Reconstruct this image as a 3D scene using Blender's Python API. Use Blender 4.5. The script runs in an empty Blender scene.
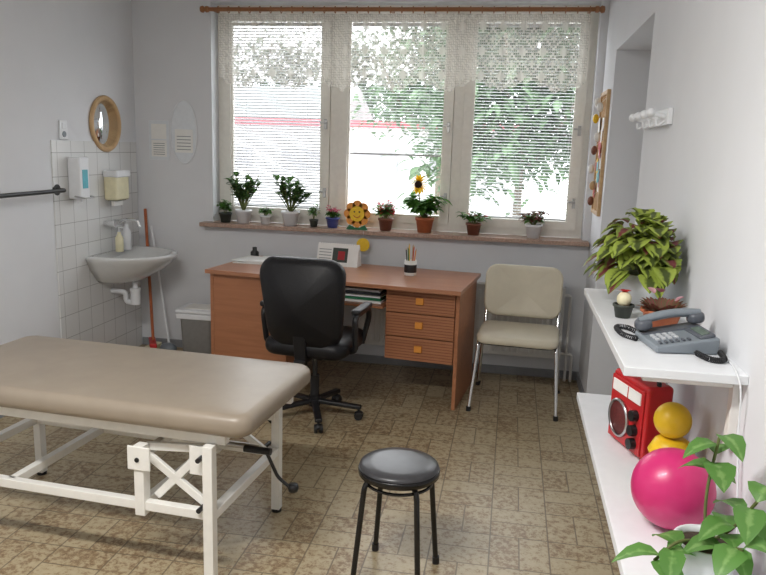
import bpy, bmesh, math, random
from mathutils import Matrix, Vector
random.seed(7)
sc=bpy.context.scene
col=sc.collection
pi=math.pi
# ---------------------------------------------------------------- materials
def newmat(name):
    m=bpy.data.materials.new(name);m.use_nodes=True
    return m,m.node_tree.nodes,m.node_tree.links,m.node_tree.nodes['Principled BSDF']
def mat(name,c,rough=.5,metal=0,noise=.06,scale=30,spec=.5,bump=0,coat=0,trans=0,sss=0):
    m,n,l,b=newmat(name)
    c=tuple(c)
    b.inputs['Roughness'].default_value=rough;b.inputs['Metallic'].default_value=metal
    b.inputs['Specular IOR Level'].default_value=spec
    b.inputs['Coat Weight'].default_value=coat
    b.inputs['Transmission Weight'].default_value=trans
    tc=n.new('ShaderNodeTexCoord');nz=n.new('ShaderNodeTexNoise');nz.inputs['Scale'].default_value=scale;nz.inputs['Detail'].default_value=4
    l.new(tc.outputs['Object'],nz.inputs['Vector'])
    r=n.new('ShaderNodeValToRGB')
    r.color_ramp.elements[0].position=.3;r.color_ramp.elements[1].position=.7
    r.color_ramp.elements[0].color=(*[max(0,v*(1-noise)) for v in c],1)
    r.color_ramp.elements[1].color=(*[min(1,v*(1+noise)) for v in c],1)
    l.new(nz.outputs['Fac'],r.inputs['Fac']);l.new(r.outputs['Color'],b.inputs['Base Color'])
    if bump:
        bp=n.new('ShaderNodeBump');bp.inputs['Strength'].default_value=bump;bp.inputs['Distance'].default_value=.002
        l.new(nz.outputs['Fac'],bp.inputs['Height']);l.new(bp.outputs['Normal'],b.inputs['Normal'])
    return m
def wood(name,c1,c2,axis=0,scale=6,rough=.4,spec=.5):
    m,n,l,b=newmat(name)
    tc=n.new('ShaderNodeTexCoord');mp=n.new('ShaderNodeMapping')
    s=[scale*6]*3;s[axis]=scale*.5
    mp.inputs['Scale'].default_value=s
    nz=n.new('ShaderNodeTexNoise');nz.inputs['Scale'].default_value=1;nz.inputs['Detail'].default_value=6;nz.inputs['Distortion'].default_value=.6
    r=n.new('ShaderNodeValToRGB');r.color_ramp.elements[0].position=.3;r.color_ramp.elements[1].position=.7
    r.color_ramp.elements[0].color=(*c1,1);r.color_ramp.elements[1].color=(*c2,1)
    l.new(tc.outputs['Object'],mp.inputs['Vector']);l.new(mp.outputs['Vector'],nz.inputs['Vector'])
    l.new(nz.outputs['Fac'],r.inputs['Fac']);l.new(r.outputs['Color'],b.inputs['Base Color'])
    b.inputs['Roughness'].default_value=rough;b.inputs['Specular IOR Level'].default_value=spec
    return m
def math_(n,l,op,a,b=None,c=None):
    q=n.new('ShaderNodeMath');q.operation=op
    for i,v in enumerate((a,b,c)):
        if v is None: continue
        if isinstance(v,(int,float)): q.inputs[i].default_value=v
        else: l.new(v,q.inputs[i])
    return q.outputs[0]
def mixc(n,l,f,a,b):
    q=n.new('ShaderNodeMix');q.data_type='RGBA'
    if isinstance(f,(int,float)): q.inputs[0].default_value=f
    else: l.new(f,q.inputs[0])
    for i,v in ((6,a),(7,b)):
        if isinstance(v,tuple): q.inputs[i].default_value=(*v,1)
        else: l.new(v,q.inputs[i])
    return q.outputs[2]
def floor_mat():
    m,n,l,b=newmat('vinyl_floor_parquet')
    tc=n.new('ShaderNodeTexCoord');sp=n.new('ShaderNodeSeparateXYZ');l.new(tc.outputs['Object'],sp.inputs[0])
    S=.24
    u=math_(n,l,'DIVIDE',sp.outputs[0],S);v=math_(n,l,'DIVIDE',sp.outputs[1],S)
    fu=math_(n,l,'FLOOR',u);fv=math_(n,l,'FLOOR',v)
    a=math_(n,l,'SUBTRACT',u,fu);c=math_(n,l,'SUBTRACT',v,fv)
    par=math_(n,l,'FLOORED_MODULO',math_(n,l,'ADD',fu,fv),2.0)
    inv=math_(n,l,'SUBTRACT',1.0,par)
    t=math_(n,l,'ADD',math_(n,l,'MULTIPLY',a,par),math_(n,l,'MULTIPLY',c,inv))
    t2=math_(n,l,'MULTIPLY',t,2.0);ft=math_(n,l,'FLOOR',t2);st=math_(n,l,'SUBTRACT',t2,ft)
    def edge(x,w):
        d=math_(n,l,'MINIMUM',x,math_(n,l,'SUBTRACT',1.0,x))
        return math_(n,l,'LESS_THAN',d,w)
    g=math_(n,l,'MAXIMUM',math_(n,l,'MAXIMUM',edge(a,.013),edge(c,.013)),edge(st,.026))
    cb=n.new('ShaderNodeCombineXYZ');l.new(fu,cb.inputs[0]);l.new(fv,cb.inputs[1]);l.new(ft,cb.inputs[2])
    wn=n.new('ShaderNodeTexWhiteNoise');l.new(cb.outputs[0],wn.inputs['Vector'])
    nz=n.new('ShaderNodeTexNoise');nz.inputs['Scale'].default_value=38;nz.inputs['Detail'].default_value=9;nz.inputs['Roughness'].default_value=.76
    mp=n.new('ShaderNodeVectorMath');mp.operation='ADD';l.new(tc.outputs['Object'],mp.inputs[0]);l.new(wn.outputs['Color'],mp.inputs[1]);l.new(mp.outputs[0],nz.inputs['Vector'])
    thr=math_(n,l,'ADD',nz.outputs['Fac'],math_(n,l,'MULTIPLY',math_(n,l,'SUBTRACT',wn.outputs['Value'],.5),.09))
    r=n.new('ShaderNodeValToRGB');e=r.color_ramp.elements
    e[0].position=.40;e[0].color=(.46,.385,.25,1);e[1].position=.70;e[1].color=(.17,.105,.052,1)
    k=e.new(.51);k.color=(.41,.33,.205,1);k=e.new(.56);k.color=(.265,.18,.098,1)
    l.new(thr,r.inputs['Fac'])
    cc=mixc(n,l,math_(n,l,'MULTIPLY',g,.8),r.outputs['Color'],(.13,.095,.055))
    l.new(cc,b.inputs['Base Color']);b.inputs['Roughness'].default_value=.34
    b.inputs['Specular IOR Level'].default_value=.45
    bp=n.new('ShaderNodeBump');bp.inputs['Strength'].default_value=.25;bp.inputs['Distance'].default_value=.002
    l.new(math_(n,l,'SUBTRACT',1.0,g),bp.inputs['Height']);l.new(bp.outputs['Normal'],b.inputs['Normal'])
    return m
def tile_mat():
    m,n,l,b=newmat('white_wall_tile')
    tc=n.new('ShaderNodeTexCoord');sp=n.new('ShaderNodeSeparateXYZ');cb=n.new('ShaderNodeCombineXYZ')
    l.new(tc.outputs['Object'],sp.inputs[0]);l.new(sp.outputs[1],cb.inputs[0]);l.new(sp.outputs[2],cb.inputs[1])
    br=n.new('ShaderNodeTexBrick');br.offset=0;br.inputs['Scale'].default_value=1
    br.inputs['Brick Width'].default_value=.15;br.inputs['Row Height'].default_value=.15;br.inputs['Mortar Size'].default_value=.002
    br.inputs['Color1'].default_value=(.74,.75,.75,1);br.inputs['Color2'].default_value=(.78,.79,.79,1);br.inputs['Mortar'].default_value=(.40,.40,.40,1)
    l.new(cb.outputs[0],br.inputs['Vector']);l.new(br.outputs['Color'],b.inputs['Base Color'])
    b.inputs['Roughness'].default_value=.15
    return m
def lace_mat():
    m,n,l,b=newmat('lace_fabric');n.remove(b)
    out=n['Material Output']
    tc=n.new('ShaderNodeTexCoord');sp=n.new('ShaderNodeSeparateXYZ')
    l.new(tc.outputs['UV'],sp.inputs[0])
    x=sp.outputs[0];z=sp.outputs[1]
    G=.016
    fx=math_(n,l,'FRACT',math_(n,l,'DIVIDE',x,G));fz=math_(n,l,'FRACT',math_(n,l,'DIVIDE',z,G))
    net=math_(n,l,'MAXIMUM',math_(n,l,'LESS_THAN',fx,.3),math_(n,l,'LESS_THAN',fz,.3))
    qx=math_(n,l,'DIVIDE',math_(n,l,'FLOOR',math_(n,l,'DIVIDE',x,G)),10);qz=math_(n,l,'DIVIDE',math_(n,l,'FLOOR',math_(n,l,'DIVIDE',z,G)),10)
    ax=math_(n,l,'ABSOLUTE',math_(n,l,'SUBTRACT',math_(n,l,'FRACT',qx),.5));az=math_(n,l,'ABSOLUTE',math_(n,l,'SUBTRACT',math_(n,l,'FRACT',qz),.5))
    s=math_(n,l,'ADD',ax,az)
    mot=math_(n,l,'MAXIMUM',math_(n,l,'LESS_THAN',s,.17),math_(n,l,'GREATER_THAN',s,.72))
    mot=math_(n,l,'MAXIMUM',mot,math_(n,l,'LESS_THAN',math_(n,l,'ABSOLUTE',math_(n,l,'SUBTRACT',s,.42)),.05))
    fac=math_(n,l,'MAXIMUM',math_(n,l,'ADD',math_(n,l,'MULTIPLY',net,.38),.20),math_(n,l,'MULTIPLY',mot,.78))
    tr=n.new('ShaderNodeBsdfTransparent');di=n.new('ShaderNodeBsdfDiffuse');tl=n.new('ShaderNodeBsdfTranslucent')
    di.inputs[0].default_value=(.84,.82,.77,1);tl.inputs[0].default_value=(.72,.69,.62,1)
    m1=n.new('ShaderNodeMixShader');m1.inputs[0].default_value=.38;l.new(di.outputs[0],m1.inputs[1]);l.new(tl.outputs[0],m1.inputs[2])
    m2=n.new('ShaderNodeMixShader');l.new(fac,m2.inputs[0]);l.new(tr.outputs[0],m2.inputs[1]);l.new(m1.outputs[0],m2.inputs[2])
    l.new(m2.outputs[0],out.inputs[0]);return m
def glass_mat():
    m,n,l,b=newmat('window_glass');n.remove(b);out=n['Material Output']
    tr=n.new('ShaderNodeBsdfTransparent');gl=n.new('ShaderNodeBsdfGlossy');gl.inputs['Roughness'].default_value=.02
    nz=n.new('ShaderNodeTexNoise');mx=n.new('ShaderNodeMixShader')
    l.new(math_(n,l,'MULTIPLY',nz.outputs['Fac'],.06),mx.inputs[0]);l.new(tr.outputs[0],mx.inputs[1]);l.new(gl.outputs[0],mx.inputs[2]);l.new(mx.outputs[0],out.inputs[0]);return m
def leafmat(name,edge,mid,pos=.25,rough=.45,tlc=.35,nsc=60):
    m,n,l,b=newmat(name)
    tc=n.new('ShaderNodeTexCoord');sp=n.new('ShaderNodeSeparateXYZ');l.new(tc.outputs['UV'],sp.inputs[0])
    d=math_(n,l,'ABSOLUTE',math_(n,l,'SUBTRACT',sp.outputs[0],.5))
    nz=n.new('ShaderNodeTexNoise');nz.inputs['Scale'].default_value=nsc;l.new(tc.outputs['Object'],nz.inputs['Vector'])
    d=math_(n,l,'ADD',d,math_(n,l,'MULTIPLY',math_(n,l,'SUBTRACT',nz.outputs['Fac'],.5),.5))
    r=n.new('ShaderNodeValToRGB');e=r.color_ramp.elements;e[0].position=max(0,pos-.08);e[0].color=(*mid,1);e[1].position=pos+.08;e[1].color=(*edge,1)
    l.new(d,r.inputs['Fac']);l.new(r.outputs['Color'],b.inputs['Base Color']);b.inputs['Roughness'].default_value=rough
    tl=n.new('ShaderNodeBsdfTranslucent');l.new(r.outputs['Color'],tl.inputs[0]);mx=n.new('ShaderNodeMixShader');mx.inputs[0].default_value=tlc
    l.new(b.outputs[0],mx.inputs[1]);l.new(tl.outputs[0],mx.inputs[2]);l.new(mx.outputs[0],n['Material Output'].inputs[0])
    return m
def emat(name,c,s):
    m,n,l,b=newmat(name);b.inputs['Base Color'].default_value=(*c,1);b.inputs['Emission Color'].default_value=(*c,1);b.inputs['Emission Strength'].default_value=s;return m

M={}
M['wall']=mat('wall_paint',(.755,.77,.80),.85,noise=.02,scale=3,spec=.2)
M['ceil']=mat('ceiling_paint',(.85,.85,.85),.9,noise=.02,scale=3,spec=.2)
M['floor']=floor_mat();M['tile']=tile_mat();M['lace']=lace_mat();M['glass']=glass_mat()
M['frame']=mat('window_frame_paint',(.87,.85,.79),.4,noise=.03)
M['slat']=mat('blind_slat',(.55,.56,.57),.5,noise=.02)
M['sill']=mat('sill_terrazzo',(.40,.27,.21),.35,noise=.25,scale=90)
M['rodwood']=wood('curtain_rod_wood',(.28,.11,.04),(.38,.17,.07))
M['base']=mat('baseboard_grey',(.28,.29,.31),.5)
M['white']=mat('white_lacquer',(.82,.84,.87),.3,noise=.02)
M['whitemetal']=mat('white_painted_metal',(.84,.83,.79),.35,noise=.03)
M['porc']=mat('porcelain',(.72,.73,.73),.1,noise=.02,coat=.5)
M['chrome']=mat('chrome',(.75,.75,.76),.15,1,noise=.02)
M['steel']=mat('brushed_steel',(.5,.5,.5),.3,1,noise=.03)
M['black']=mat('black_plastic',(.012,.012,.014),.4,noise=.1)
M['blackgloss']=mat('black_enamel',(.008,.008,.009),.2,noise=.1)
M['blackleather']=mat('black_leatherette',(.007,.007,.009),.45,noise=.2,scale=120,bump=.3,spec=.4)
M['stoolseat']=mat('stool_vinyl',(.05,.05,.055),.30,noise=.1)
M['vinyl']=mat('taupe_vinyl',(.30,.25,.195),.36,noise=.05,scale=12,bump=.05,spec=.5)
M['chairvinyl']=mat('beige_vinyl',(.62,.57,.45),.45,noise=.04,scale=12)
M['desk']=wood('desk_veneer',(.38,.16,.085),(.47,.215,.115),0,5,.28)
M['deskdark']=wood('desk_veneer_front',(.37,.15,.07),(.46,.195,.095),0,5,.4)
M['groove']=mat('drawer_groove',(.20,.06,.03),.6)
M['orange']=mat('orange_handle',(.75,.30,.05),.4)
M['lightwood']=wood('light_wood',(.50,.32,.16),(.62,.42,.22))
M['mirror']=mat('mirror_glass',(.85,.87,.88),.03,1,noise=.005)
M['ylwplast']=mat('cream_plastic',(.78,.73,.50),.35)
M['paper']=mat('paper',(.88,.88,.86),.8,noise=.02)
M['clearpl']=mat('clear_sleeve',(.80,.84,.88),.12,noise=.03)
M['terra']=mat('terracotta',(.45,.13,.05),.7,noise=.12)
M['bluepot']=mat('blue_pot',(.06,.08,.30),.3)
M['brownpot']=mat('brown_pot',(.20,.07,.04),.5)
M['darkpot']=mat('dark_pot',(.05,.06,.05),.5)
M['soil']=mat('soil',(.05,.03,.02),.95,noise=.4,scale=80)
M['stem']=mat('plant_stem',(.12,.14,.04),.7,noise=.2)
M['jade']=leafmat('jade_leaf',(.06,.13,.04),(.10,.20,.06))
M['green']=leafmat('green_leaf',(.07,.20,.03),(.12,.30,.05))
M['brightgreen']=leafmat('bright_green_leaf',(.12,.28,.06),(.24,.42,.13),.06)
M['coleus']=leafmat('coleus_leaf',(.40,.50,.09),(.09,.12,.03),.20,nsc=45)
M['coleusred']=leafmat('coleus_leaf_red',(.22,.30,.05),(.20,.045,.05),.24,nsc=45)
M['redleaf']=leafmat('red_leaf',(.18,.13,.06),(.30,.06,.07),.2)
M['pink']=leafmat('pink_petal',(.65,.10,.22),(.75,.25,.35))
M['redpet']=leafmat('red_petal',(.55,.03,.04),(.6,.06,.05))
M['sun']=leafmat('sunflower_petal',(.85,.55,.02),(.9,.6,.03))
M['sunc']=mat('sunflower_centre',(.03,.015,.01),.9)
M['pinkpale']=leafmat('pale_pink_petal',(.75,.45,.5),(.8,.3,.4))
M['magenta']=mat('magenta_rubber',(.60,.025,.16),.34,noise=.03,coat=.1)
M['yball']=mat('yellow_rubber',(.85,.55,.02),.4,noise=.05)
M['gtoy']=mat('green_rubber',(.02,.16,.07),.4)
M['red']=mat('red_plastic',(.52,.02,.025),.3)
M['radgrille']=mat('speaker_grille',(.12,.02,.02),.5,noise=.5,scale=300)
M['phone']=mat('phone_grey',(.20,.23,.26),.35,noise=.03)
M['phonedk']=mat('phone_dark_grey',(.09,.10,.12),.35,noise=.05)
M['key']=mat('phone_keys',(.55,.57,.6),.4)
M['lcd']=mat('lcd',(.12,.16,.13),.2)
M['rad']=mat('radiator_enamel',(.82,.82,.80),.4,noise=.02)
M['cork']=mat('cork',(.42,.25,.11),.9,noise=.25,scale=150)
M['binbag']=mat('grey_bin',(.42,.43,.44),.4)
M['cyan']=mat('cyan_plastic',(.1,.45,.55),.3)
M['bark']=mat('bark',(.14,.12,.09),.9)
M['treeleaf']=leafmat('tree_foliage',(.075,.13,.065),(.11,.18,.09),nsc=8)
M['hedge']=leafmat('distant_foliage',(.14,.17,.13),(.17,.21,.15),nsc=3)
M['ground']=mat('courtyard_concrete',(.66,.66,.65),.9,noise=.05,scale=2)
M['bldg']=mat('outbuilding_render',(.62,.62,.62),.9)
M['roof']=mat('roof_sheet',(.22,.235,.23),.8,noise=.1,scale=2)
M['redroof']=mat('red_fascia',(.36,.08,.10),.7)
M['darkwin']=mat('dark_window',(.28,.28,.30),.3)

# ---------------------------------------------------------------- geometry helpers
def root(name,loc=(0,0,0),rz=0):
    e=bpy.data.objects.new(name,None);e.empty_display_size=.1;e.location=loc;e.rotation_euler=(0,0,math.radians(rz));col.objects.link(e);return e
def add(name,me,m,par=None,loc=(0,0,0),rot=(0,0,0),smooth=False):
    o=bpy.data.objects.new(name,me);col.objects.link(o)
    if m is not None:
        if isinstance(m,(list,tuple)):
            for q in m: me.materials.append(q)
        else: me.materials.append(m)
    o.location=loc;o.rotation_euler=[math.radians(a) for a in rot]
    if par: o.parent=par
    if smooth: me.shade_smooth()
    return o
def frombm(bm,name):
    me=bpy.data.meshes.new(name);bm.normal_update();bm.to_mesh(me);bm.free();return me
def box(name,par,c,s,m,bev=.003,rot=(0,0,0),seg=2):
    bm=bmesh.new();bmesh.ops.create_cube(bm,size=1);bmesh.ops.scale(bm,vec=s,verts=bm.verts)
    o=add(name,frombm(bm,name),m,par,c,rot)
    if bev:
        md=o.modifiers.new('b','BEVEL');md.width=bev;md.segments=seg;md.harden_normals=True;md.limit_method='NONE';o.data.shade_smooth()
    return o
def boxw(name,par,x0,x1,y0,y1,z0,z1,m,bev=.003,seg=2):
    return box(name,par,((x0+x1)/2,(y0+y1)/2,(z0+z1)/2),(abs(x1-x0),abs(y1-y0),abs(z1-z0)),m,bev,seg=seg)
def boxes(name,lst,m,par=None):
    bm=bmesh.new()
    for (x0,x1,y0,y1,z0,z1) in lst:
        r=bmesh.ops.create_cube(bm,size=1)['verts']
        for v in r: v.co=Vector(((x0+x1)/2+v.co.x*(x1-x0),(y0+y1)/2+v.co.y*(y1-y0),(z0+z1)/2+v.co.z*(z1-z0)))
    return add(name,frombm(bm,name),m,par)
def tube(name,par,pts,r,m,cyc=False,smooth=True,bez=False,res=10):
    cu=bpy.data.curves.new(name,'CURVE');cu.dimensions='3D';cu.bevel_depth=r;cu.bevel_resolution=3;cu.use_fill_caps=True
    if bez:
        s=cu.splines.new('BEZIER');s.bezier_points.add(len(pts)-1)
        for p,q in zip(s.bezier_points,pts): p.co=q;p.handle_left_type='AUTO';p.handle_right_type='AUTO'
        s.resolution_u=res
    else:
        s=cu.splines.new('POLY');s.points.add(len(pts)-1)
        for p,q in zip(s.points,pts): p.co=(*q,1)
    s.use_cyclic_u=cyc
    o=bpy.data.objects.new('tmp',cu);col.objects.link(o)
    dg=bpy.context.evaluated_depsgraph_get();me=bpy.data.meshes.new_from_object(o.evaluated_get(dg))
    bpy.data.objects.remove(o);me.name=name
    me.materials.clear()
    return add(name,me,m,par,smooth=smooth)
def fillet(pts,r,n=6):
    P=[Vector(p) for p in pts];out=[P[0]]
    for i in range(1,len(P)-1):
        a=(P[i-1]-P[i]);b=(P[i+1]-P[i]);d=min(r,a.length*.49,b.length*.49)
        s=P[i]+a.normalized()*d;e=P[i]+b.normalized()*d
        for k in range(n+1):
            t=k/n;out.append(s*(1-t)**2+P[i]*2*t*(1-t)+e*t*t)
    out.append(P[-1]);return out
def cyl(name,par,p1,p2,r,m,r2=None,seg=24,bev=0):
    p1=Vector(p1);p2=Vector(p2);d=p2-p1
    bm=bmesh.new();bmesh.ops.create_cone(bm,cap_ends=True,segments=seg,radius1=r,radius2=r if r2 is None else r2,depth=d.length)
    q=d.to_track_quat('Z','Y').to_matrix().to_4x4();bmesh.ops.transform(bm,matrix=Matrix.Translation((p1+p2)/2)@q,verts=bm.verts)
    for f in bm.faces: f.smooth=len(f.verts)==4
    for e in bm.edges:
        if any(len(f.verts)>4 for f in e.link_faces): e.smooth=False
    o=add(name,frombm(bm,name),m,par)
    if bev:
        md=o.modifiers.new('b','BEVEL');md.width=bev;md.segments=2
    return o
def sphere(name,par,c,r,m,s=(1,1,1),seg=32,rot=(0,0,0)):
    bm=bmesh.new();bmesh.ops.create_uvsphere(bm,u_segments=seg,v_segments=seg//2,radius=r);bmesh.ops.scale(bm,vec=s,verts=bm.verts)
    return add(name,frombm(bm,name),m,par,c,rot,smooth=True)
def lathe(name,par,prof,m,c=(0,0,0),seg=32,rot=(0,0,0)):
    bm=bmesh.new();rings=[]
    for r,z in prof:
        rings.append([bm.verts.new((r*math.cos(2*pi*i/seg),r*math.sin(2*pi*i/seg),z)) for i in range(seg)] if r>1e-6 else [bm.verts.new((0,0,z))])
    for a,b in zip(rings,rings[1:]):
        for i in range(seg):
            j=(i+1)%seg
            if len(a)==1 and len(b)==1: continue
            if len(a)==1: bm.faces.new((a[0],b[i],b[j]))
            elif len(b)==1: bm.faces.new((a[i],a[j],b[0]))
            else: bm.faces.new((a[i],a[j],b[j],b[i]))
    bmesh.ops.recalc_face_normals(bm,faces=bm.faces)
    return add(name,frombm(bm,name),m,par,c,rot,smooth=True)
def poly_extrude(name,par,pts,y0,y1,m,c=(0,0,0),rot=(0,0,0),bev=0):
    bm=bmesh.new();a=[bm.verts.new((x,y0,z)) for x,z in pts];b=[bm.verts.new((x,y1,z)) for x,z in pts]
    bm.faces.new(a);bm.faces.new(b[::-1]);n=len(pts)
    for i in range(n): bm.faces.new((a[i],b[i],b[(i+1)%n],a[(i+1)%n]))
    bmesh.ops.recalc_face_normals(bm,faces=bm.faces)
    o=add(name,frombm(bm,name),m,par,c,rot)
    if bev:
        md=o.modifiers.new('b','BEVEL');md.width=bev;md.segments=3;md.limit_method='ANGLE';md.harden_normals=True;o.data.shade_smooth()
    return o
def rrect(w,d,r,n=6):
    out=[]
    for cx,cy,a0 in ((w/2-r,d/2-r,0),(-w/2+r,d/2-r,90),(-w/2+r,-d/2+r,180),(w/2-r,-d/2+r,270)):
        for k in range(n+1):
            a=math.radians(a0+90*k/n);out.append((cx+r*math.cos(a),cy+r*math.sin(a)))
    return out
def pad(name,par,w,d,h,rc,m,c=(0,0,0),rot=(0,0,0),edge=.02,dome=0.0,curve=None):
    """upholstered rounded slab, outline in XY, thickness Z, optional bending"""
    bm=bmesh.new();rings=[];E=5
    prof=[(edge*(1-math.sin(pi/2*k/E)),-h/2+edge*(1-math.cos(pi/2*k/E))) for k in range(E+1)]+[(edge*(1-math.cos(pi/2*k/E)),h/2-edge*(1-math.sin(pi/2*k/E))) for k in range(E+1)]
    def ring(ins,z):
        rr=max(rc-ins,.002);return [bm.verts.new((x,y,z)) for x,y in rrect(w-2*ins,d-2*ins,rr)]
    for ins,z in prof: rings.append(ring(ins,z))
    for f_ in (.15,.35,.55,.75,.93):
        sc_=1-f_
        base=rrect(w-2*edge,d-2*edge,max(rc-edge,.002))
        rings.append([bm.verts.new((x*sc_,y*sc_,h/2+dome*(1-sc_**2))) for x,y in base])
    for a,b in zip(rings,rings[1:]):
        n=len(a)
        for i in range(n): bm.faces.new((a[i],a[(i+1)%n],b[(i+1)%n],b[i]))
    bm.faces.new(rings[-1]);bm.faces.new(rings[0][::-1])
    bmesh.ops.recalc_face_normals(bm,faces=bm.faces)
    if curve:
        for v in bm.verts: v.co=curve(v.co)
    return add(name,frombm(bm,name),m,par,c,rot,smooth=True)
PROF=[(0,.08),(.2,.7),(.45,1),(.7,.8),(.9,.35),(1,.02)]
PROFW=[(0,.15),(.12,.75),(.35,1),(.6,.92),(.82,.6),(1,.03)]
def leaves(name,par,L,m,c=(0,0,0),prof=PROF):
    """L: list of (base,dir,length,width,droop)"""
    bm=bmesh.new();uv=bm.loops.layers.uv.new('UVMap')
    for base,d,ln,w,dr in L:
        base=Vector(base);d=Vector(d).normalized();side=d.cross(Vector((0,0,1)))
        if side.length<.05: side=Vector((1,0,0))
        side.normalize();up=side.cross(d)
        rows=[]
        for t,k in prof:
            p=base+d*ln*t+Vector((0,0,-dr*t*t*ln))
            hw=w/2*k
            rows.append([(bm.verts.new(p-side*hw+up*hw*.25),0),(bm.verts.new(p),.5),(bm.verts.new(p+side*hw+up*hw*.25),1)])
        for i in range(len(rows)-1):
            for j in (0,1):
                q=[rows[i][j],rows[i][j+1],rows[i+1][j+1],rows[i+1][j]]
                f=bm.faces.new([a[0] for a in q]);f.smooth=True
                tt=[prof[i][0],prof[i][0],prof[i+1][0],prof[i+1][0]]
                for lp,a,t in zip(f.loops,q,tt): lp[uv].uv=(a[1],t)
    return add(name,frombm(bm,name),m,par,c)
def rnd(a,b): return random.uniform(a,b)
def pot(par,r,h,m,style=0,z=0):
    if style==0: pr=[(0,z),(r*.72,z),(r*.95,z+h*.82),(r*1.05,z+h*.83),(r*1.05,z+h),(r*.9,z+h),(r*.88,z+h*.85)]
    else: pr=[(0,z),(r*.75,z),(r*.95,z+h*.5),(r,z+h),(r*.92,z+h),(r*.9,z+h*.85)]
    lathe('pot',par,pr,m,seg=28)
    lathe('soil',par,[(r*.92,z+h*.86),(r*.5,z+h*.9),(0,z+h*.9)],M['soil'],seg=20)
def bush(par,z0,n,R,H,ln,w,m,droop=.4,stems=6,up=.3):
    L=[];S=[]
    for i in range(stems):
        a=2*pi*i/stems+rnd(-.4,.4);rr=R*rnd(.25,1.0);tip=Vector((rr*math.cos(a),rr*math.sin(a)*.6,z0+H*rnd(.5,1.0)))
        tube('stem_%d'%(i+1),par,[(0,0,z0-.01),(tip.x*.5,tip.y*.5,z0+(tip.z-z0)*.5),tuple(tip)],max(.0015,R*.022),M['stem'],bez=True,res=4);S.append(tip)
    for i in range(n):
        t=random.choice(S);k=rnd(.4,1.03)
        b=Vector((t.x*k,t.y*k,z0+(t.z-z0)*k))
        a=rnd(0,2*pi);d=Vector((math.cos(a)+t.x/R*.6,math.sin(a)*.8+t.y/R*.3,rnd(-.1,up*2)))
        L.append((b,d,ln*rnd(.7,1.15),w*rnd(.75,1.15),droop*rnd(.5,1.3)))
    leaves('leaves',par,L,m)

# ---------------------------------------------------------------- ROOM
XL,XR,YB,YF,ZC=-2.82,.55,5.2,-1.6,2.72
boxes('floor',[(XL-.2,XR+.5,YF-.2,YB+.25,-.1,0)],M['floor'])
boxes('ceiling',[(XL-.2,XR+.5,YF-.2,YB+.25,ZC,ZC+.1)],M['ceil'])
wx0,wx1,wz0,wz1=-2.21,.50,1.005,2.58
boxes('wall_back',[(XL-.2,wx0,YB,YB+.25,0,ZC),(wx1,XR+.5,YB,YB+.25,0,ZC),(wx0,wx1,YB,YB+.25,0,wz0-.03),(wx0,wx1,YB,YB+.25,wz1,ZC)],M['wall'])
boxes('wall_left',[(XL-.2,XL,YF-.2,YB,0,ZC)],M['wall'])
boxes('wall_right',[(XR,XR+.3,YF-.2,3.42,0,ZC),(XR,XR+.3,4.63,YB,0,ZC),(XR,XR+.3,3.42,4.63,2.2,ZC),(XR+.3,XR+.42,3.3,4.75,0,2.3)],M['wall'])
boxes('wall_front',[(XL,XR,YF-.2,YF,0,ZC)],M['wall'])
d=root('door_1',(XR+.25,4.02,0))
boxw('leaf',d,-.02,.02,-.42,.42,.005,2.0,M['white'],.004)
for i,(a,b) in enumerate(((.2,.9),(1.05,1.85))): boxw('panel_%d'%i,d,-.03,-.02,-.3,.3,a,b,M['white'],.004)
tube('handle',d,fillet([(-.02,-.34,1.02),(-.06,-.34,1.02),(-.06,-.24,1.02)],.02),.008,M['steel'])
boxes('baseboard_back',[(XL+.01,XR,YB-.012,YB,0,.06)],M['base'])
boxes('baseboard_left',[(XL,XL+.012,YF,4.14,0,.06)],M['base'])
boxes('baseboard_right',[(XR-.012,XR,YF,3.42,0,.06),(XR-.012,XR,4.63,YB-.012,0,.06)],M['base'])
boxes('wall_tiling',[(XL,XL+.008,4.15,YB-.013,0,1.575)],M['tile'])

# window
w=root('window_1')
fy0,fy1=5.33,5.41
bounds=[wx0,-1.31,-.41,wx1]
boxes('outer_frame',[(wx0,wx0+.04,fy0,fy1,wz0,wz1),(wx1-.04,wx1,fy0,fy1,wz0,wz1),(wx0+.04,wx1-.04,fy0,fy1,wz0,wz0+.05),(wx0+.04,wx1-.04,fy0,fy1,wz1-.05,wz1)]+[(b-.035,b+.035,fy0,fy1,wz0+.05,wz1-.05) for b in bounds[1:3]],M['frame'],w)
for i in range(3):
    a=bounds[i]+(.04 if i==0 else .035);b=bounds[i+1]-(.04 if i==2 else .035);z0=wz0+.05;z1=wz1-.05;t=.062
    boxes('sash_%d'%(i+1),[(a+.002,a+t,fy0-.02,fy1-.02,z0,z1),(b-t,b-.002,fy0-.02,fy1-.02,z0,z1),(a+t,b-t,fy0-.02,fy1-.02,z0,z0+t),(a+t,b-t,fy0-.02,fy1-.02,z1-t,z1)],M['frame'],w)
    boxes('glazing_bead_%d'%(i+1),[(a+t,a+t+.012,fy0-.005,fy0+.02,z0+t,z1-t),(b-t-.012,b-t,fy0-.005,fy0+.02,z0+t,z1-t)],M['frame'],w)
    boxes('pane_%d'%(i+1),[(a+t,b-t,fy0+.045,fy0+.048,z0+t,z1-t)],M['glass'],w)
    for zz in (1.25,1.75):
        box('latch_%d'%i,w,(b-.03,fy0-.026,zz),(.022,.012,.07),M['steel'],.003)
        box('lever_%d'%i,w,(b-.045,fy0-.045,zz+.01),(.05,.012,.012),M['steel'],.003)
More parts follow.
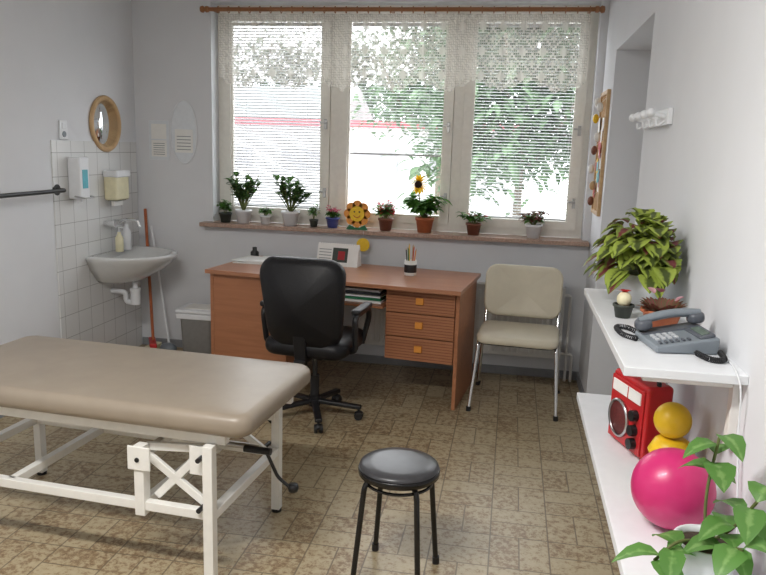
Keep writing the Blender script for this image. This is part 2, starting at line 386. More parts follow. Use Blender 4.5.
for i in range(3):
    a=bounds[i]+.112;b=bounds[i+1]-.112
    vb=root('venetian_blind')
    zb=[1.14,1.56,1.14][i]
    bm=bmesh.new();z=zb
    while z<2.44:
        y=fy0+.022;dy=.0085;dz=[.0062,.003,.0032][i]
        v=[bm.verts.new(p) for p in ((a,y-dy,z-dz),(b,y-dy,z-dz),(b,y,z+.0012),(a,y,z+.0012),(b,y+dy,z+dz),(a,y+dy,z+dz))]
        bm.faces.new((v[0],v[1],v[2],v[3]));bm.faces.new((v[3],v[2],v[4],v[5]));z+=.021
    add('slats',frombm(bm,'slats'),M['slat'],vb)
    boxw('bottom_rail',vb,a,b,fy0+.012,fy0+.032,zb-.02,zb-.008,M['slat'],.002)
    boxw('head_rail',vb,a,b,fy0+.01,fy0+.035,2.44,2.462,M['slat'],.002)
    for k in (.15,.5,.85): tube('cord',vb,[(a+(b-a)*k,fy0+.011,zb-.01),(a+(b-a)*k,fy0+.011,2.45)],.0008,M['slat'])
tube('blind_cord_knob',w,[(bounds[3]-.13,fy0-.025,2.4),(bounds[3]-.135,fy0-.025,1.3)],.0012,M['white'])
boxw('windowsill',None,wx0-.07,wx1+.04,5.10,fy0-.001,wz0-.03,wz0,M['sill'],.004)

# curtain
cr=root('curtain_rod')
cyl('rod',cr,(-2.20,5.10,2.51),(.47,5.10,2.51),.014,M['rodwood'])
for s,x in ((-1,-2.20),(1,.47)):
    lathe('finial',cr,[(0,-.02),(.02,-.018),(.022,0),(.014,.01),(.024,.022),(.02,.04),(0,.045)],M['rodwood'],(x,5.10,2.51),rot=(0,90*s,0),seg=20)
for x in (-2.15,-.88,.42):
    box('bracket',cr,(x,5.155,2.51),(.02,.09,.02),M['rodwood'],.003)
for i in range(34):
    x=-2.11+i*(2.53/33)
    tube('ring',cr,[(x,5.10+.02*math.cos(2*pi*k/12),2.507+.022*math.sin(2*pi*k/12)) for k in range(12)],.003,M['rodwood'],cyc=True)
bm=bmesh.new();uv=bm.loops.layers.uv.new('UVMap');NX=520;NZ=18;g=[]
def cbot(x):
    f=(x+2.12)/2.55
    z=1.975
    k=(f*7)%1
    z+=.07*(abs(k*2-1))
    if .62<f: z+=.02*math.sin((f-.62)/.38*pi)
    z+=.010*math.sin(f*190)
    return z
for i in range(NX+1):
    x=-2.12+2.55*i/NX;row=[]
    zb=cbot(x)
    for j in range(NZ+1):
        t=j/NZ;z=2.487*(1-t)+zb*t
        y=5.13+.014*math.sin(x*48+math.sin(x*7)*2)*(.6+.6*t)+.006*math.sin(x*113)
        row.append((bm.verts.new((x,y,z)),x*1.2,z))
    g.append(row)
for i in range(NX):
    for j in range(NZ):
        q=[g[i][j],g[i+1][j],g[i+1][j+1],g[i][j+1]];f=bm.faces.new([a[0] for a in q]);f.smooth=True
        for lp,a in zip(f.loops,q): lp[uv].uv=(a[1],a[2])
add('lace_curtain',frombm(bm,'lace_curtain'),M['lace'])

# radiator
r=root('radiator',(-.34,5.14,0))
boxw('panel',r,-.75,.75,-.012,.012,.16,.66,M['rad'],.004)
for i in range(37):
    x=-.72+i*.04;boxw('rib',r,x-.009,x+.009,-.024,-.012,.19,.63,M['rad'],.005)
boxw('top_grille',r,-.75,.75,-.02,.05,.66,.672,M['rad'],.002)
tube('pipe',r,fillet([(.75,0,.2),(.83,0,.2),(.83,0,.0)],.03),.01,M['rad'])
tube('pipe_b',r,fillet([(.75,0,.62),(.79,0,.62),(.79,0,.0)],.03),.01,M['rad'])

# ---------------------------------------------------------------- EXAM TABLE
t=root('examination_table',(-1.51,2.60,0),-4)
def sag(v):
    v=Vector(v)
    if v.z>0:
        v.z-=.006*math.exp(-((v.x-.1)/.35)**2)*math.exp(-(v.y/.22)**2)
    return v
pad('mattress',t,1.42,.69,.085,.07,M['vinyl'],(0,0,.645),edge=.035,dome=.006,curve=sag)
wm=M['whitemetal']
PX=.27
for s in (-1,1):
    boxw('top_rail',t,-.63,.60,s*.27-.018,s*.27+.018,.555,.60,wm)
    boxw('lower_rail',t,-.66,.53,s*.29-.016,s*.29+.016,.27,.305,wm)
    for x in (-.66,.55):
        boxw('leg',t,x-.019,x+.019,s*.31-.019,s*.31+.019,.012,.56,wm)
        cyl('foot',t,(x,s*.31,0),(x,s*.31,.014),.022,M['black'])
    boxw('post',t,PX-.02,PX+.02,s*.29-.022,s*.29+.022,.25,.52,wm)
    boxw('gusset_plate',t,PX-.04,PX+.05,s*.315-.004,s*.315+.004,.43,.52,wm)
    boxw('gusset_plate_b',t,.46,.55,s*.285-.004,s*.285+.004,.43,.54,wm)
    for (x0,z0_,x1,z1_) in ((PX,.47,.52,.30),(.51,.52,PX+.04,.31),(PX,.50,.50,.52)):
        L=math.hypot(x1-x0,z1_-z0_);box('lift_arm',t,((x0+x1)/2,s*.255,(z0_+z1_)/2),(L,.018,.03),wm,.003,rot=(0,-math.degrees(math.atan2(z1_-z0_,x1-x0)),0))
    for x,z in ((PX,.47),(.51,.31),(.51,.50)): cyl('pivot_bolt',t,(x,s*.235,z),(x,s*.322,z),.009,M['black'],seg=16)
for x in (-.66,.55,-.3,PX):
    boxw('cross_bar',t,x-.016,x+.016,-.29,.29,.555 if x in(-.66,.55) else .27,.59 if x in(-.66,.55) else .305,wm)
boxw('cross_bar_low',t,.53,.565,-.3,.3,.27,.305,wm)
boxw('cross_bar_low_b',t,-.675,-.64,-.3,.3,.27,.305,wm)
boxw('cross_bar_mid',t,PX-.014,PX+.014,-.27,.27,.46,.49,wm)
cyl('screw_spindle',t,(PX,0,.43),(.60,0,.43),.011,M['steel'])
tube('crank',t,fillet([(.56,-.02,.43),(.64,-.02,.43),(.68,.0,.32),(.73,.0,.285)],.02),.007,M['black'])
cyl('crank_grip',t,(.55,-.02,.43),(.66,-.02,.43),.014,M['black'])
lathe('crank_knob',t,[(0,-.014),(.018,-.014),(.022,0),(.018,.014),(0,.014)],M['black'],(.745,0,.285))
boxw('frame_end_bracket',t,.55,.62,-.22,-.19,.56,.60,wm);boxw('frame_end_bracket_b',t,.55,.66,.19,.22,.55,.60,wm)

# ---------------------------------------------------------------- DESK
DC=(-1.06,4.68);DR=-7
dk=root('writing_desk',(DC[0],DC[1],0),DR)
W2=.85;D2=.355;TZ=.777
box('top',dk,(0,0,TZ-.013),(2*W2,2*D2,.026),M['desk'],.003)
boxw('side_panel_right',dk,W2-.045,W2-.022,-D2+.11,D2-.02,.0,TZ-.026,M['deskdark'],.002)
boxw('side_panel_left',dk,-W2+.01,-W2+.035,-D2+.05,D2-.02,.0,TZ-.026,M['deskdark'],.002)
boxw('pedestal_left_front',dk,-W2+.035,-W2+.56,-D2+.052,-D2+.072,.14,TZ-.026,M['deskdark'],.002)
boxw('pedestal_left_inner',dk,-W2+.54,-W2+.56,-D2+.074,D2-.02,.14,TZ-.026,M['deskdark'],.002)
boxw('pedestal_left_bottom',dk,-W2+.035,-W2+.54,-D2+.074,D2-.02,.14,.16,M['deskdark'],.002)
boxw('back_rail',dk,-W2+.56,W2-.045,D2-.05,D2-.03,.60,TZ-.026,M['deskdark'],.002)
boxw('open_shelf',dk,-W2+.56,W2-.50,-D2+.08,D2-.05,.61,.625,M['deskdark'],.002)
x0,x1=W2-.49,W2-.046
boxw('drawer_carcass',dk,x0,x1,-D2+.125,D2-.05,.285,TZ-.028,M['deskdark'],.002)
for i in range(3):
    z0=.292+i*.152;z1=z0+.144
    boxw('drawer_front_%d'%(i+1),dk,x0+.004,x1-.004,-D2+.102,-D2+.124,z0,z1,M['deskdark'],.002)
    for k in range(1,8):
        zz=z0+k*(z1-z0)/8;boxw('groove',dk,x0+.006,x1-.006,-D2+.1005,-D2+.103,zz-.0015,zz+.0015,M['groove'],0)
    box('drawer_handle_%d'%(i+1),dk,((x0+x1)/2,-D2+.092,(z0+z1)/2+.008),(.048,.022,.042),M['orange'],.004)
for i in range(5): boxw('stored_folder',dk,.04+i*.004,.32-i*.006,-.22+i*.01,.0,.6255+i*.016,.640+i*.016,[M['paper'],M['gtoy'],M['paper'],M['phonedk'],M['paper']][i],.001)
def deskpt(x,y,z=TZ+.0005):
    a=math.radians(DR);return (DC[0]+x*math.cos(a)-y*math.sin(a),DC[1]+x*math.sin(a)+y*math.cos(a),z)
c=root('desk_calendar',deskpt(-.13,.22),DR)
poly_extrude('stand',c,[(-.05,0),(.05,0),(.006,.15),(-.006,.15)],-.15,.15,M['paper'],rot=(0,0,90))
box('picture',c,(.02,-.031,.075),(.11,.002,.10),M['darkpot'],0,rot=(-16,0,0))
box('picture_flower',c,(.03,-.0335,.073),(.05,.002,.06),M['redpet'],0,rot=(-16,0,0))
for k in range(5): box('text_line_%d'%k,c,(-.09,-.046+.0055*k*.9,.03+k*.02),(.09,.001,.004),M['phone'],0,rot=(-16,0,0))
for i in range(16): tube('spiral_%d'%i,c,[(-.13+i*.017,.008*math.cos(a*pi/4),.15+.008*math.sin(a*pi/4)) for a in range(8)],.001,M['steel'],cyc=True)
c=root('pencil_cup',deskpt(.43,.06))
lathe('cup',c,[(0,0),(.038,0),(.04,.003),(.04,.10),(.037,.10),(.036,.004),(0,.004)],M['whitemetal'])
lathe('cup_band',c,[(.0405,.02),(.0412,.022),(.0412,.07),(.0405,.072)],M['black'])
for i,mm in enumerate(('orange','red','yball','black','gtoy','lightwood')):
    a=i*1.05;cyl('pencil_%d'%i,c,(.015*math.cos(a),.015*math.sin(a),.006),(.032*math.cos(a),.032*math.sin(a),.165+.015*(i%3)),.0038,M[mm],seg=8)
    cyl('pencil_tip_%d'%i,c,(.032*math.cos(a),.032*math.sin(a),.165+.015*(i%3)),(.034*math.cos(a),.034*math.sin(a),.178+.015*(i%3)),.0038,M['lightwood'],r2=.0005,seg=8)
c=root('ink_bottle',deskpt(-.80,.26))
lathe('bottle',c,[(0,0),(.028,0),(.03,.004),(.03,.04),(.016,.052),(.016,.075),(0,.076)],M['black'])
c=root('paper_stack',deskpt(-.60,.10),-4)
for i in range(4): box('sheet_%d'%i,c,(rnd(-.02,.02)+(.06 if i%2 else -.05),rnd(-.01,.01),.003+.0055*i),(.34,.24,.005),M['paper'],.001,rot=(0,0,rnd(-8,8)))

# ---------------------------------------------------------------- OFFICE CHAIR (faces +Y)
c=root('office_chair',(-1.085,4.03,0),-6)
bl=M['black']
for i in range(5):
    a=math.radians(-72+72*i+8);ca,sa=math.cos(a),math.sin(a)
    box('base_arm_%d'%(i+1),c,(.15*ca,.15*sa,.088),(.27,.042,.026),bl,.008,rot=(0,5,math.degrees(a)))
    x,y=.27*ca,.27*sa
    cyl('caster_stem_%d'%i,c,(x,y,.045),(x,y,.085),.008,bl)
    for s in (-1,1):
        nx,ny=-sa,ca
        cyl('caster_wheel_%d'%i,c,(x+s*.006*nx,y+s*.006*ny,.026),(x+s*.024*nx,y+s*.024*ny,.026),.0255,bl,bev=.003)
    sphere('caster_hood_%d'%i,c,(x,y,.038),.026,bl,(1,1,.7),16)
cyl('hub',c,(0,0,.07),(0,0,.13),.035,bl);cyl('gas_lift_cover',c,(0,0,.13),(0,0,.26),.027,bl);cyl('gas_lift',c,(0,0,.26),(0,0,.40),.015,bl)
boxw('tilt_mechanism',c,-.09,.09,-.12,.1,.385,.42,bl,.008)
pad('seat',c,.50,.49,.10,.09,M['blackleather'],(0,.02,.465),edge=.045,dome=.012)
def bk(co):
    x,y,z=co;return Vector((x*(1+.10*y/.27),y,z-1.1*x*x+.05*math.cos(y*7)))
pad('backrest',c,.475,.53,.09,.11,M['blackleather'],(0,-.23,.725),rot=(-262,0,0),edge=.04,dome=.01,curve=bk)
box('back_bracket',c,(0,-.235,.47),(.07,.03,.20),bl,.008,rot=(12,0,0));box('back_bracket_foot',c,(0,-.15,.402),(.07,.2,.02),bl,.006)
for s in (-1,1):
    tube('armrest_loop',c,fillet([(s*.24,-.06,.44),(s*.275,-.08,.46),(s*.28,-.12,.66),(s*.28,.13,.67),(s*.275,.17,.60),(s*.24,.15,.44)],.05),.017,bl)
    pad('armrest_pad',c,.055,.27,.03,.025,bl,(s*.28,.01,.685),edge=.012)

# ---------------------------------------------------------------- VISITOR CHAIR (faces -Y)
c=root('visitor_chair',(.10,4.60,0),-4)
ch=M['chrome']
for s in (-1,1):
    tube('front_leg_frame',c,fillet([(s*.265,-.26,.012),(s*.245,-.19,.30),(s*.235,-.17,.435),(s*.235,.18,.43),(s*.25,.21,.30),(s*.27,.27,.012)],.05),.0115,ch)
    tube('back_upright',c,fillet([(s*.235,-.05,.425),(s*.235,.17,.425),(s*.235,.24,.62),(s*.225,.27,.80)],.06),.0115,ch)
    for y in (-.26,.27): cyl('foot_cap',c,(s*(.266 if y<0 else .271),y,0),(s*.265,y,.03),.015,M['black'])
tube('front_cross_tube',c,[(-.235,-.15,.425),(.235,-.15,.425)],.0105,ch);tube('rear_cross_tube',c,[(-.235,.15,.425),(.235,.15,.425)],.0105,ch)
pad('seat_cushion',c,.50,.44,.055,.07,M['chairvinyl'],(0,-.02,.462),edge=.024,dome=.008,curve=lambda v:Vector((v.x,v.y,v.z-.25*max(0,-v.y-.1)**1.5)))
pad('seat_shell',c,.485,.425,.015,.07,M['black'],(0,-.02,.432),edge=.006)
pad('back_cushion',c,.50,.34,.05,.08,M['chairvinyl'],(0,.235,.69),rot=(80,0,0),edge=.022,dome=.006,curve=lambda v:Vector((v.x,v.y,v.z+.9*v.x*v.x)))
pad('back_shell',c,.49,.33,.012,.08,M['black'],(0,.263,.687),rot=(80,0,0),edge=.005,curve=lambda v:Vector((v.x,v.y,v.z+.9*v.x*v.x)))

# ---------------------------------------------------------------- STOOL
c=root('round_stool',(-.348,2.51,0))
lathe('seat',c,[(0,.418),(.135,.418),(.146,.424),(.150,.435),(.147,.447),(.137,.454),(.10,.457),(0,.458)],M['stoolseat'],seg=64)
lathe('seat_rim',c,[(.140,.412),(.151,.414),(.1525,.432),(.149,.440),(.146,.43)],M['blackgloss'],seg=64)
for k in range(4):
    a=math.radians(36+90*k);ca,sa=math.cos(a),math.sin(a)
    tube('leg_%d'%(k+1),c,fillet([(.03*ca,.03*sa,.405),(.138*ca,.138*sa,.405),(.178*ca,.178*sa,.012)],.04),.0105,M['blackgloss'])
    cyl('foot_%d'%(k+1),c,(.179*ca,.179*sa,0),(.178*ca,.178*sa,.03),.014,M['black'])
tube('ring_brace',c,[(.125*math.cos(2*pi*i/40),.125*math.sin(2*pi*i/40),.385) for i in range(40)],.006,M['blackgloss'],cyc=True)

# ---------------------------------------------------------------- LEFT WALL THINGS
X0=XL+.009
c=root('wash_basin',(X0,4.77,.80));c.scale=(1.08,1.05,1.1)
bm=bmesh.new();NA=40;rows=[]
def dsh(w,dp,n=NA):
    o=[]
    for i in range(n):
        a=-pi/2+pi*i/(n-1);o.append((dp*max(0,math.cos(a))**.75,w/2*math.sin(a)))
    return o
secs=[(.26,.16,0,-.19),(.36,.24,0,-.165),(.50,.37,0,-.09),(.57,.43,0,-.035),(.60,.45,0,-.012),(.60,.45,0,0.0),(.585,.438,.004,.006),(.54,.405,.03,.004),(.50,.38,.08,-.02),(.42,.33,.10,-.08),(.26,.24,.13,-.125),(.08,.19,.15,-.135)]
for w_,dp,off,z in secs: rows.append([bm.verts.new((off+x*(dp-off)/dp,y,z)) for x,y in dsh(w_,dp)])
for a,b in zip(rows,rows[1:]):
    for i in range(NA): bm.faces.new((a[i],a[(i+1)%NA],b[(i+1)%NA],b[i]))
bm.faces.new(rows[0]);bm.faces.new(rows[-1])
bmesh.ops.recalc_face_normals(bm,faces=bm.faces);add('basin',frombm(bm,'basin'),M['porc'],c,smooth=True)
tube('trap',c,fillet([(.17,0,-.19),(.17,0,-.33),(.10,0,-.33),(.10,0,-.26),(.0,0,-.26)],.03),.018,M['white'])
cyl('bottle_trap',c,(.17,0,-.34),(.17,0,-.24),.032,M['white']);cyl('bottle_nut',c,(.17,0,-.25),(.17,0,-.23),.036,M['white'])
tube('faucet_spout',c,fillet([(.02,-.0,.19),(.08,0,.19),(.10,0,.215),(.20,0,.215),(.215,0,.17)],.03),.010,ch)
for s in (-1,1):
    cyl('faucet_body',c,(.0,s*.06,.19),(.05,s*.06,.19),.018,ch);cyl('faucet_knob',c,(.05,s*.06,.19),(.075,s*.06,.19),.022,ch,seg=8)
cyl('faucet_bar',c,(.035,-.07,.19),(.035,.07,.19),.015,ch)
c=root('soap_bottle',(X0+.09,4.74,.809))
lathe('bottle',c,[(0,0),(.026,0),(.028,.004),(.028,.10),(.012,.125),(.012,.14),(0,.14)],M['ylwplast'],seg=20);tube('pump',c,fillet([(0,0,.14),(0,0,.175),(.035,0,.17)],.01),.004,M['white'])
c=root('dish_soap_bottle',(X0+.08,4.86,.809))
lathe('bottle',c,[(0,0),(.03,0),(.032,.004),(.030,.13),(.014,.16),(.014,.185),(0,.186)],M['white'],seg=20)
c=root('soap_dispenser',(X0,4.35,1.345))
boxw('body',c,0,.09,-.055,.055,-.14,.13,M['white'],.014,3);boxw('window',c,.089,.093,-.03,.03,-.07,.05,M['cyan'],.003)
boxw('nozzle',c,.03,.06,-.015,.015,-.165,-.14,M['white'],.003);tube('lever',c,fillet([(.05,-.06,-.12),(.12,-.06,-.13),(.12,.06,-.13),(.05,.06,-.12)],.02),.005,M['steel'])
c=root('paper_towel_dispenser',(X0,4.80,1.27))
boxw('body',c,0,.10,-.09,.09,-.10,.10,M['ylwplast'],.018,3);boxw('lid',c,.0,.11,-.095,.095,.06,.11,M['white'],.012)
boxw('towel',c,.04,.06,-.06,.06,-.14,-.10,M['paper'],.001);boxw('slot',c,.02,.08,-.07,.07,-.104,-.10,M['black'],.001)
c=root('round_mirror',(XL+.001,4.77,1.695))
lathe('wooden_ring',c,[(.157,.0),(.19,.0),(.193,.012),(.187,.022),(.173,.026),(.160,.02),(.157,.0)],M['lightwood'],rot=(0,90,0),seg=64)
lathe('glass',c,[(.16,.004),(.16,.010),(0,.010)],M['mirror'],rot=(0,90,0),seg=64)
c=root('light_switch',(XL,4.28,1.64))
boxw('plate',c,0,.012,-.04,.04,-.06,.06,M['white'],.004);boxw('rocker',c,.012,.018,-.022,.022,.008,.045,M['white'],.003);cyl('socket',c,(.012,0,-.025),(.015,0,-.025),.019,M['phone'],seg=20)
c=root('grab_rail',(XL,0,0))
tube('rail',c,fillet([(.0,2.9,1.27),(.07,2.9,1.27),(.07,4.18,1.27),(.0,4.18,1.27)],.03),.013,M['black'])
for y in (2.9,4.18): cyl('flange',c,(0,y,1.27),(.012,y,1.27),.035,M['black'])
c=root('broom',(0,0,0))
cyl('handle',c,(-2.60,4.96,.09),(-2.74,5.16,1.08),.011,M['terra']);
box('head',c,(-2.60,4.95,.095),(.05,.22,.035),M['red'],.006,rot=(0,0,30))
boxw('bristles',c,-2.63,-2.57,4.86,5.04,.0,.08,M['ylwplast'],.006)
c=root('mop',(0,0,0));cyl('handle',c,(-2.50,5.02,.06),(-2.70,5.17,.95),.009,M['white']);sphere('mop_head',c,(-2.5,5.0,.045),.06,M['phone'],(1.1,.9,.7),20)
c=root('waste_bin',(-2.17,4.87,0))
bm=bmesh.new();R_=[]
for w_,d_,z in ((.22,.18,0),(.25,.21,.36),(.275,.235,.365),(.275,.235,.385),(.235,.195,.385),(.22,.18,.30)):
    R_.append([bm.verts.new((x,y,z)) for x,y in rrect(w_,d_,.03)])
for a,b in zip(R_,R_[1:]):
    n=len(a)
    for i in range(n): bm.faces.new((a[i],a[(i+1)%n],b[(i+1)%n],b[i]))
bm.faces.new(R_[0][::-1]);bm.faces.new(R_[-1]);bmesh.ops.recalc_face_normals(bm,faces=bm.faces);add('bucket',frombm(bm,'bucket'),M['binbag'],c,smooth=True)
boxw('lid',c,-.15,.15,-.125,.125,.387,.415,M['white'],.012);boxw('swing_flap',c,-.10,.10,-.08,.08,.412,.420,M['whitemetal'],.004);boxw('bag_rim',c,-.142,.142,-.122,.122,.345,.386,M['white'],.008)
x0,x1,z0,z1=-2.71,-2.55,1.45,1.74
c=root('notice_sheet',((x0+x1)/2,YB,(z0+z1)/2));boxw('sleeve',c,-(x1-x0)/2,(x1-x0)/2,-.004,0,-(z1-z0)/2,(z1-z0)/2,M['clearpl'],.001);
boxw('sheet',c,-.06,.06,-.006,-.004,-.12,.0,M['paper'],0);boxw('sheet_b',c,-.06,.06,-.006,-.004,.01,.12,M['paper'],0)
for k in range(6): boxw('text_line_%d'%k,c,-.045,.045,-.0065,-.006,-.105+k*.016,-.101+k*.016,M['phone'],0)
tube('sleeve_rim',c,[(-.08,-.004,-.145),(.08,-.004,-.145),(.08,-.004,.145),(-.08,-.004,.145)],.002,M['white'],cyc=True)
c=root('oval_notice_holder',(-2.43,YB-.002,1.66))
bm=bmesh.new();bmesh.ops.create_cone(bm,cap_ends=True,segments=48,radius1=.5,radius2=.5,depth=.006);bmesh.ops.scale(bm,vec=(.21,.46,1),verts=bm.verts)
add('holder',frombm(bm,'h'),M['clearpl'],c,rot=(90,0,0))
tube('holder_rim',c,[(.105*math.cos(2*pi*i/48),-.004,.23*math.sin(2*pi*i/48)) for i in range(48)],.004,M['white'],cyc=True)
boxw('sheet',c,-.07,.07,-.007,-.003,-.15,.02,M['paper'],0)
for k in range(5): boxw('text_line_%d'%k,c,-.055,.055,-.008,-.007,-.13+k*.024,-.125+k*.024,M['phone'],0)

# ---------------------------------------------------------------- RIGHT WALL THINGS
c=root('coat_hook_rack',(XR,3.08,1.74))
boxw('rail',c,-.018,0,-.26,.26,-.03,.03,M['white'],.004)
for i in range(4):
    y=-.21+i*.14;cyl('peg_%d'%i,c,(-.018,y,.0),(-.065,y,.012),.009,M['white']);sphere('knob_%d'%i,c,(-.068,y,.013),.017,M['white'],seg=16)
    tube('lower_hook_%d'%i,c,fillet([(-.018,y,-.015),(-.045,y,-.035),(-.05,y,-.01)],.01),.005,M['white'])
c=root('bulletin_board',(XR,4.90,1.60))
boxw('cork',c,-.012,0,-.16,.16,-.36,.36,M['cork'],0)
for a in ((-.18,-.155,-.385,.385),(.155,.18,-.385,.385)): boxw('frame_side',c,-.022,0,a[0],a[1],a[2],a[3],M['lightwood'],.003)
for z in (-.385,.36): boxw('frame_rail',c,-.022,0,-.155,.155,z,z+.025,M['lightwood'],.003)
for i in range(18):
    y=rnd(-.12,.12);z=rnd(-.28,.28);mm=random.choice(['paper','yball','paper','cyan','red','magenta','paper'])
    box('note_%d'%i,c,(-.0135-.0008*i,y,z),(.0012,rnd(.05,.09),rnd(.05,.10)),M[mm],0,rot=(rnd(-15,15),0,0))
for i,(y,z,mm) in enumerate(((.08,.22,'yball'),(-.06,-.2,'lightwood'),(-.1,.1,'paper'),(-.12,.28,'paper'),(.02,0.02,'brownpot'),(.1,-.1,'paper'),(-.02,-.3,'brownpot'),(.05,.32,'paper'))):
    sphere('hanging_toy_%d'%i,c,(-.05,y,z),.02,M[mm],(1,1,1.5),seg=16);tube('toy_string_%d'%i,c,[(-.05,y,z+.02),(-.015,y,z+.06)],.0012,M['paper'])

SX=.28
c=root('floating_shelf');boxw('board',c,SX,XR,1.69,2.69,1.098,1.12,M['white'],.002)
for y in (1.74,2.55):
    poly_extrude('bracket',c,[(XR-.02,1.097),(XR-.02,.93),(XR,.93),(XR,1.097)],y-.015,y+.015,M['whitemetal'],bev=.002)
    boxw('bracket_arm',c,XR-.22,XR-.02,y-.012,y+.012,1.078,1.097,M['whitemetal'],.002)
c=root('floating_shelf');boxw('board',c,SX,XR,.75,2.64,.715,.74,M['white'],.002)
for y in (.95,1.75,2.5):
    boxw('bracket_arm',c,XR-.22,XR-.02,y-.012,y+.012,.694,.714,M['whitemetal'],.002);boxw('bracket',c,XR-.02,XR,y-.015,y+.015,.52,.714,M['whitemetal'],.002)

# coleus
c=root('potted_coleus',(.43,2.43,1.1205))
pot(c,.066,.105,M['white'],1)
LA=[];LB=[]
for i in range(260):
    a=rnd(0,2*pi);e=rnd(-.3,1.45);R=.115*rnd(.55,1.1)
    dx,dy,dz=math.cos(a)*math.cos(e),math.sin(a)*math.cos(e),math.sin(e)
    base=Vector((dx*R*1.0,dy*R*1.1,.145+dz*R*1.15))
    if base.x>.05: base.x=.05+rnd(0,.015)
    (LB if i%4==0 else LA).append((base,(dx*(.35 if dx>0 else 1),dy,dz*.35+.1),.075*rnd(.75,1.15)*(.55 if dx>.3 else 1),.062*rnd(.8,1.2),.7))
leaves('leaves',c,LA,M['coleus'],prof=PROFW);leaves('dark_leaves',c,LB,M['coleusred'],prof=PROFW)
for i in range(9):
    a=i*.7;tube('stem_%d'%i,c,[(0,0,.09),(.03*math.cos(a),.03*math.sin(a),.14),(.07*math.cos(a),.07*math.sin(a),.18)],.003,M['stem'],bez=True,res=4)
c=root('potted_cactus',(.35,2.23,1.1205));pot(c,.03,.04,M['darkpot'])
sphere('cactus',c,(0,0,.055),.022,M['ylwplast'],(1,1,1.1),16);leaves('flower',c,[((0,0,.075),(math.cos(k),math.sin(k),.6),.022,.014,.2) for k in range(9)],M['redpet'])
c=root('potted_houseleek',(.442,2.14,1.1205));pot(c,.056,.05,M['terra'])
L=[((.03*math.cos(k*2.4),.03*math.sin(k*2.4),.045),(math.cos(k*2.4)*.8,math.sin(k*2.4)*.8,rnd(.3,1.2)),rnd(.04,.055),.018,.2) for k in range(60)]
leaves('leaves',c,L,M['redleaf']);leaves('flowers',c,[((.035*math.cos(k*2.1),.035*math.sin(k*2.1),.075+.015*(k%3)),(math.cos(k*2.1),math.sin(k*2.1),.9),.028,.018,.2) for k in range(36)],M['pinkpale'])
# telephone (user side faces -X)
c=root('telephone',(.437,1.925,1.1205),-80);c.scale=(.84,.78,.8)
def wedge(name,x0,x1,y0,y1,h0,h1,m,bev=.008,zb=0):
    bm=bmesh.new();v=[bm.verts.new(p) for p in ((x0,y0,zb),(x1,y0,zb),(x1,y1,zb),(x0,y1,zb),(x0,y0,h0),(x1,y0,h0),(x1,y1,h1),(x0,y1,h1))]
    for f in ((3,2,1,0),(4,5,6,7),(0,1,5,4),(1,2,6,5),(2,3,7,6),(3,0,4,7)): bm.faces.new([v[i] for i in f])
    o=add(name,frombm(bm,name),m,c);md=o.modifiers.new('b','BEVEL');md.width=bev;md.segments=3;md.harden_normals=True;o.data.shade_smooth();return o
wedge('base',-.095,.10,-.10,.10,.022,.055,M['phone'])
wedge('cradle',-.092,-.03,-.095,.095,.026,.06,M['phonedk'],.004,.02)
sl=math.degrees(math.atan2(.033,.2))
def onf(x,y): return (x,y,.022+(y+.1)*.165+.003)
for i in range(4):
    for j in range(3): box('key_%d_%d'%(i,j),c,onf(-.005+j*.022,-.075+i*.020),(.015,.012,.007),M['key'],.002,rot=(sl,0,0))
for i in range(6): box('memory_key_%d'%i,c,onf(.075,-.08+i*.018),(.020,.009,.006),M['phonedk'],.002,rot=(sl,0,0))
p=onf(.03,.065);box('display_housing',c,p,(.115,.05,.012),M['phonedk'],.004,rot=(sl+8,0,0));box('display',c,(p[0],p[1]-.001,p[2]+.0065),(.085,.026,.002),M['lcd'],0,rot=(sl+8,0,0))
hs=[(-.062,-.10+.2*k/12,.062+.2*k/12*.165+.012*math.sin(pi*k/12)) for k in range(13)]
tube('handset_grip',c,hs,.0145,M['phone'],bez=True,res=3)
for y,z in ((-.085,.052),(.088,.081)):
    pad('handset_cup',c,.056,.056,.034,.025,M['phonedk'],(-.062,y,z),rot=(sl,0,0),edge=.012)
def coil(name,par,pts,r,n,rw,m):
    P=[Vector(p) for p in pts];out=[];tot=n*10
    for i in range(tot+1):
        t=i/tot*(len(P)-1);k=min(int(t),len(P)-2);f=t-k
        p0=P[max(k-1,0)];p1=P[k];p2=P[k+1];p3=P[min(k+2,len(P)-1)]
        p=.5*((2*p1)+(-p0+p2)*f+(2*p0-5*p1+4*p2-p3)*f*f+(-p0+3*p1-3*p2+p3)*f**3)
        d=(p2-p1).normalized();s=d.cross(Vector((0,0,1)));
        if s.length<.01: s=Vector((1,0,0))
        s.normalize();u=s.cross(d);a=2*pi*i/10
        out.append(p+s*r*math.cos(a)+u*r*math.sin(a))
    tube(name,par,out,rw,m)
pc=root('telephone_cord')
coil('coiled_cord',pc,[(.365,1.99,1.128),(.34,2.06,1.128),(.31,2.06,1.128),(.315,1.98,1.128),(.345,1.94,1.128)],.006,34,.0016,M['black'])
coil('coiled_cord_right',pc,[(.47,1.835,1.128),(.49,1.785,1.128),(.522,1.79,1.128),(.53,1.86,1.128)],.006,26,.0016,M['black'])
tube('line_cord',pc,[(.53,1.86,1.123),(.535,1.8,1.123),(.53,1.73,1.123),(.525,1.695,1.123),(.53,1.68,1.10),(.535,1.67,1.0),(.54,1.6,.76)],.002,M['white'],bez=True)

